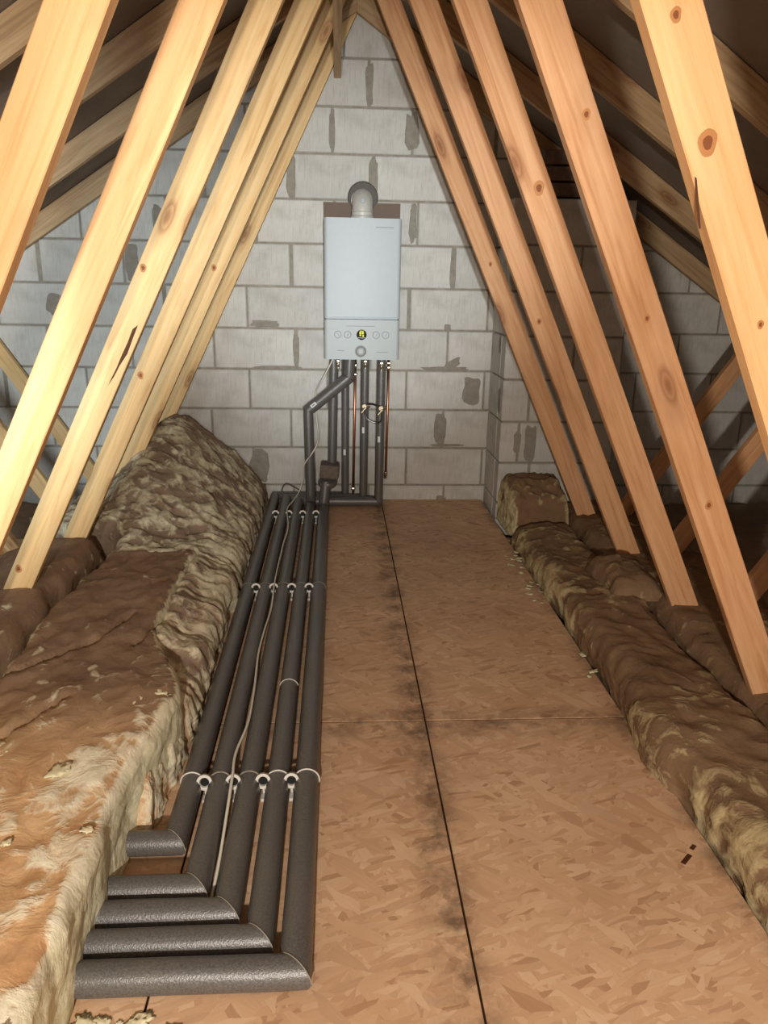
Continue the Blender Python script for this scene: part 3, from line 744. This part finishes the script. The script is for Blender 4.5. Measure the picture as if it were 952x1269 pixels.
lathe('control_dial', [(.0305, 0), (.0305, .004), (.025, .005), (.024, .016), (.020, .018)], (.123, BF, .892), (0, -1, 0), DIAL, B)
lathe('dial_face', [(.013, 0), (.012, .0015)], (.123, BF - .018, .892), (0, -1, 0), WHITE2, B)
for (x, z, w_) in ((.12, 1.020, .15), (.24, 1.505, .09), (.018, .894, .035), (.235, .888, .06)):
    box('faint_print', (x, BF - .0004, z), (w_, .0012, .003 if z < 1.4 else .004), GREYM, B, 0)
# white flue elbow on top
F = thing('flue_elbow', 'white flue elbow on top of the boiler turning into the wall', 'flue', (.129, 4.22, 1.546))
lathe('turret', [(.062, 0), (.062, .010), (.056, .016), (.056, .045)], (.129, 4.212, 1.549), (0, 0, 1), FLUEW, F)
pts = [Vector((.129, 4.20, 1.58))] + [Vector((.129, 4.20 + .06 * (1 - math.cos(a)), 1.588 + .06 * math.sin(a))) for a in [PI / 2 * k / 8 for k in range(9)]] + [Vector((.129, 4.395, 1.648))]
bmt = tube('elbow', pts, .053, FLUEW, F, 28, False)
lathe('sampling_cap', [(.012, 0), (.012, .008), (.008, .011)], (.129, 4.156, 1.632), (0, -1, .25), WHITE, F, 16)
lathe('collar', [(.056, 0), (.056, .016)], (.129, 4.33, 1.648), (0, -1, 0), FLUEW, F)
lathe('wall_seal', [(.082, 0), (.074, .012), (.050, .014)], (.137, WALL - .001, 1.672), (0, -1, 0), SEAL, F, 24)

# fittings and small pipes under the boiler
def fitting(x, y, z, mat=BRASS, s=1.0, label='', cat='valve'):
    T = thing('isolation_valve', label, cat, (x, y, z))
    lathe('nut', [(.010 * s, 0), (.012 * s, .003), (.012 * s, .015), (.010 * s, .018)], (x, y, z), (0, 0, 1), mat, T, 6)
    lathe('body', [(.008 * s, 0), (.008 * s, .03)], (x, y, z - .03), (0, 0, 1), mat, T, 14)
    lathe('lever', [(.0035, 0), (.0045, .018), (.003, .02)], (x, y - .008, z - .012), (0, -1, -.2), mat, T, 10)
    return T
fitting(.154, 4.245, .815, label='small chrome valve under the boiler left of the paired risers', s=1.0)
fitting(.238, 4.185, .812, label='small chrome valve under the boiler on the right riser', s=1.0)
fitting(.005, 4.215, .818, label='small chrome valve under the boiler by the white cable', s=.8)
C1 = thing('copper_pipe', 'bare copper pipe dropping from the boiler to the floor', 'pipe', (.094, 4.29, .03))
tube('tube', [(.100, 4.29, .86), (.097, 4.29, .5), (.091, 4.29, .066)], .0075, COPPER, C1, 14, False)
for z in (.79, .74, .085): lathe('compression_nut', [(.010, 0), (.012, .003), (.012, .014), (.010, .017)], (.099 if z > .5 else .0915, 4.29, z), (0, 0, 1), BRASS, C1, 6)
C2 = thing('copper_pipe', 'short copper discharge pipe ending in an elbow at the wall, rightmost', 'pipe', (.283, 4.33, .16))
tube('tube', [(.287, 4.33, .86), (.285, 4.33, .5), (.281, 4.33, .165)], .0075, COPPER, C2, 14, False)
tube('elbow', [(.281, 4.33, .185), (.281, 4.333, .162), (.281, 4.35, .148), (.281, 4.395, .146)], .0105, BRASS, C2, 14)
for z in (.80, .775): lathe('compression_nut', [(.010, 0), (.0125, .003), (.0125, .014), (.010, .017)], (.287, 4.33, z), (0, 0, 1), BRASS, C2, 6)
FL = thing('filling_loop', 'braided filling loop with two chrome valves between the right risers', 'filling loop', (.19, 4.2, .52))
for (x, y) in ((.150, 4.243), (.238, 4.180)):
    lathe('valve_body', [(.013, 0), (.015, .004), (.015, .016), (.012, .022)], (x, y, .582), (0, -1, 0), BRASS, FL, 10)
    box('lever', (x - .004, y - .026, .562), (.010, .006, .042), BRASS, FL, .002, 1, rot=Matrix.Rotation(.7, 3, 'Y'))
    lathe('nut', [(.010, 0), (.010, .02)], (x + .012, y - .008, .582), (1, 0, 0), BRASS, FL, 8)
tube('hose', [(.150, 4.225, .575), (.152, 4.210, .545), (.165, 4.200, .518), (.190, 4.195, .503), (.218, 4.190, .497), (.240, 4.178, .510), (.243, 4.168, .545), (.240, 4.165, .575)], .0048, STEEL, FL, 10)
tube('link_pipe', [(.165, 4.23, .592), (.190, 4.215, .596), (.225, 4.185, .590)], .005, CABLEB, FL, 8)

# sub-parts: marks belong to their knob, segments to the display, cup holes to the cup
def under_part(child, part):
    child.parent = part
for kid, host in (('knob_mark', 'knob'), ('knob_ring', 'knob')):
    ks = [o for o in B.children if o.name.split('.')[0] == kid]; hs = [o for o in B.children if o.name.split('.')[0] == host]
    for a_, b_ in zip(ks, hs): under_part(a_, b_)
disp = [o for o in B.children if o.name.split('.')[0] == 'display'][0]
for o in list(B.children):
    if o.name.startswith('display_'): under_part(o, disp)
    if o.name.startswith('dial_face'): under_part(o, [q for q in B.children if q.name.startswith('control_dial')][0])
for C_ in [o for o in bpy.data.objects if o.name.split('.')[0] == 'pipe_clip']:
    kd = {o.name.split('.')[0]: o for o in C_.children}
    under_part(kd['cup_hole'], kd['cup'])
for P_ in [o for o in bpy.data.objects if o.name.split('.')[0] == 'lagged_pipe']:
    pr_ = [o for o in P_.children if o.name.startswith('sticker_print')]
    if pr_: under_part(pr_[0], [o for o in P_.children if o.name.split('.')[0] == 'sticker'][0])
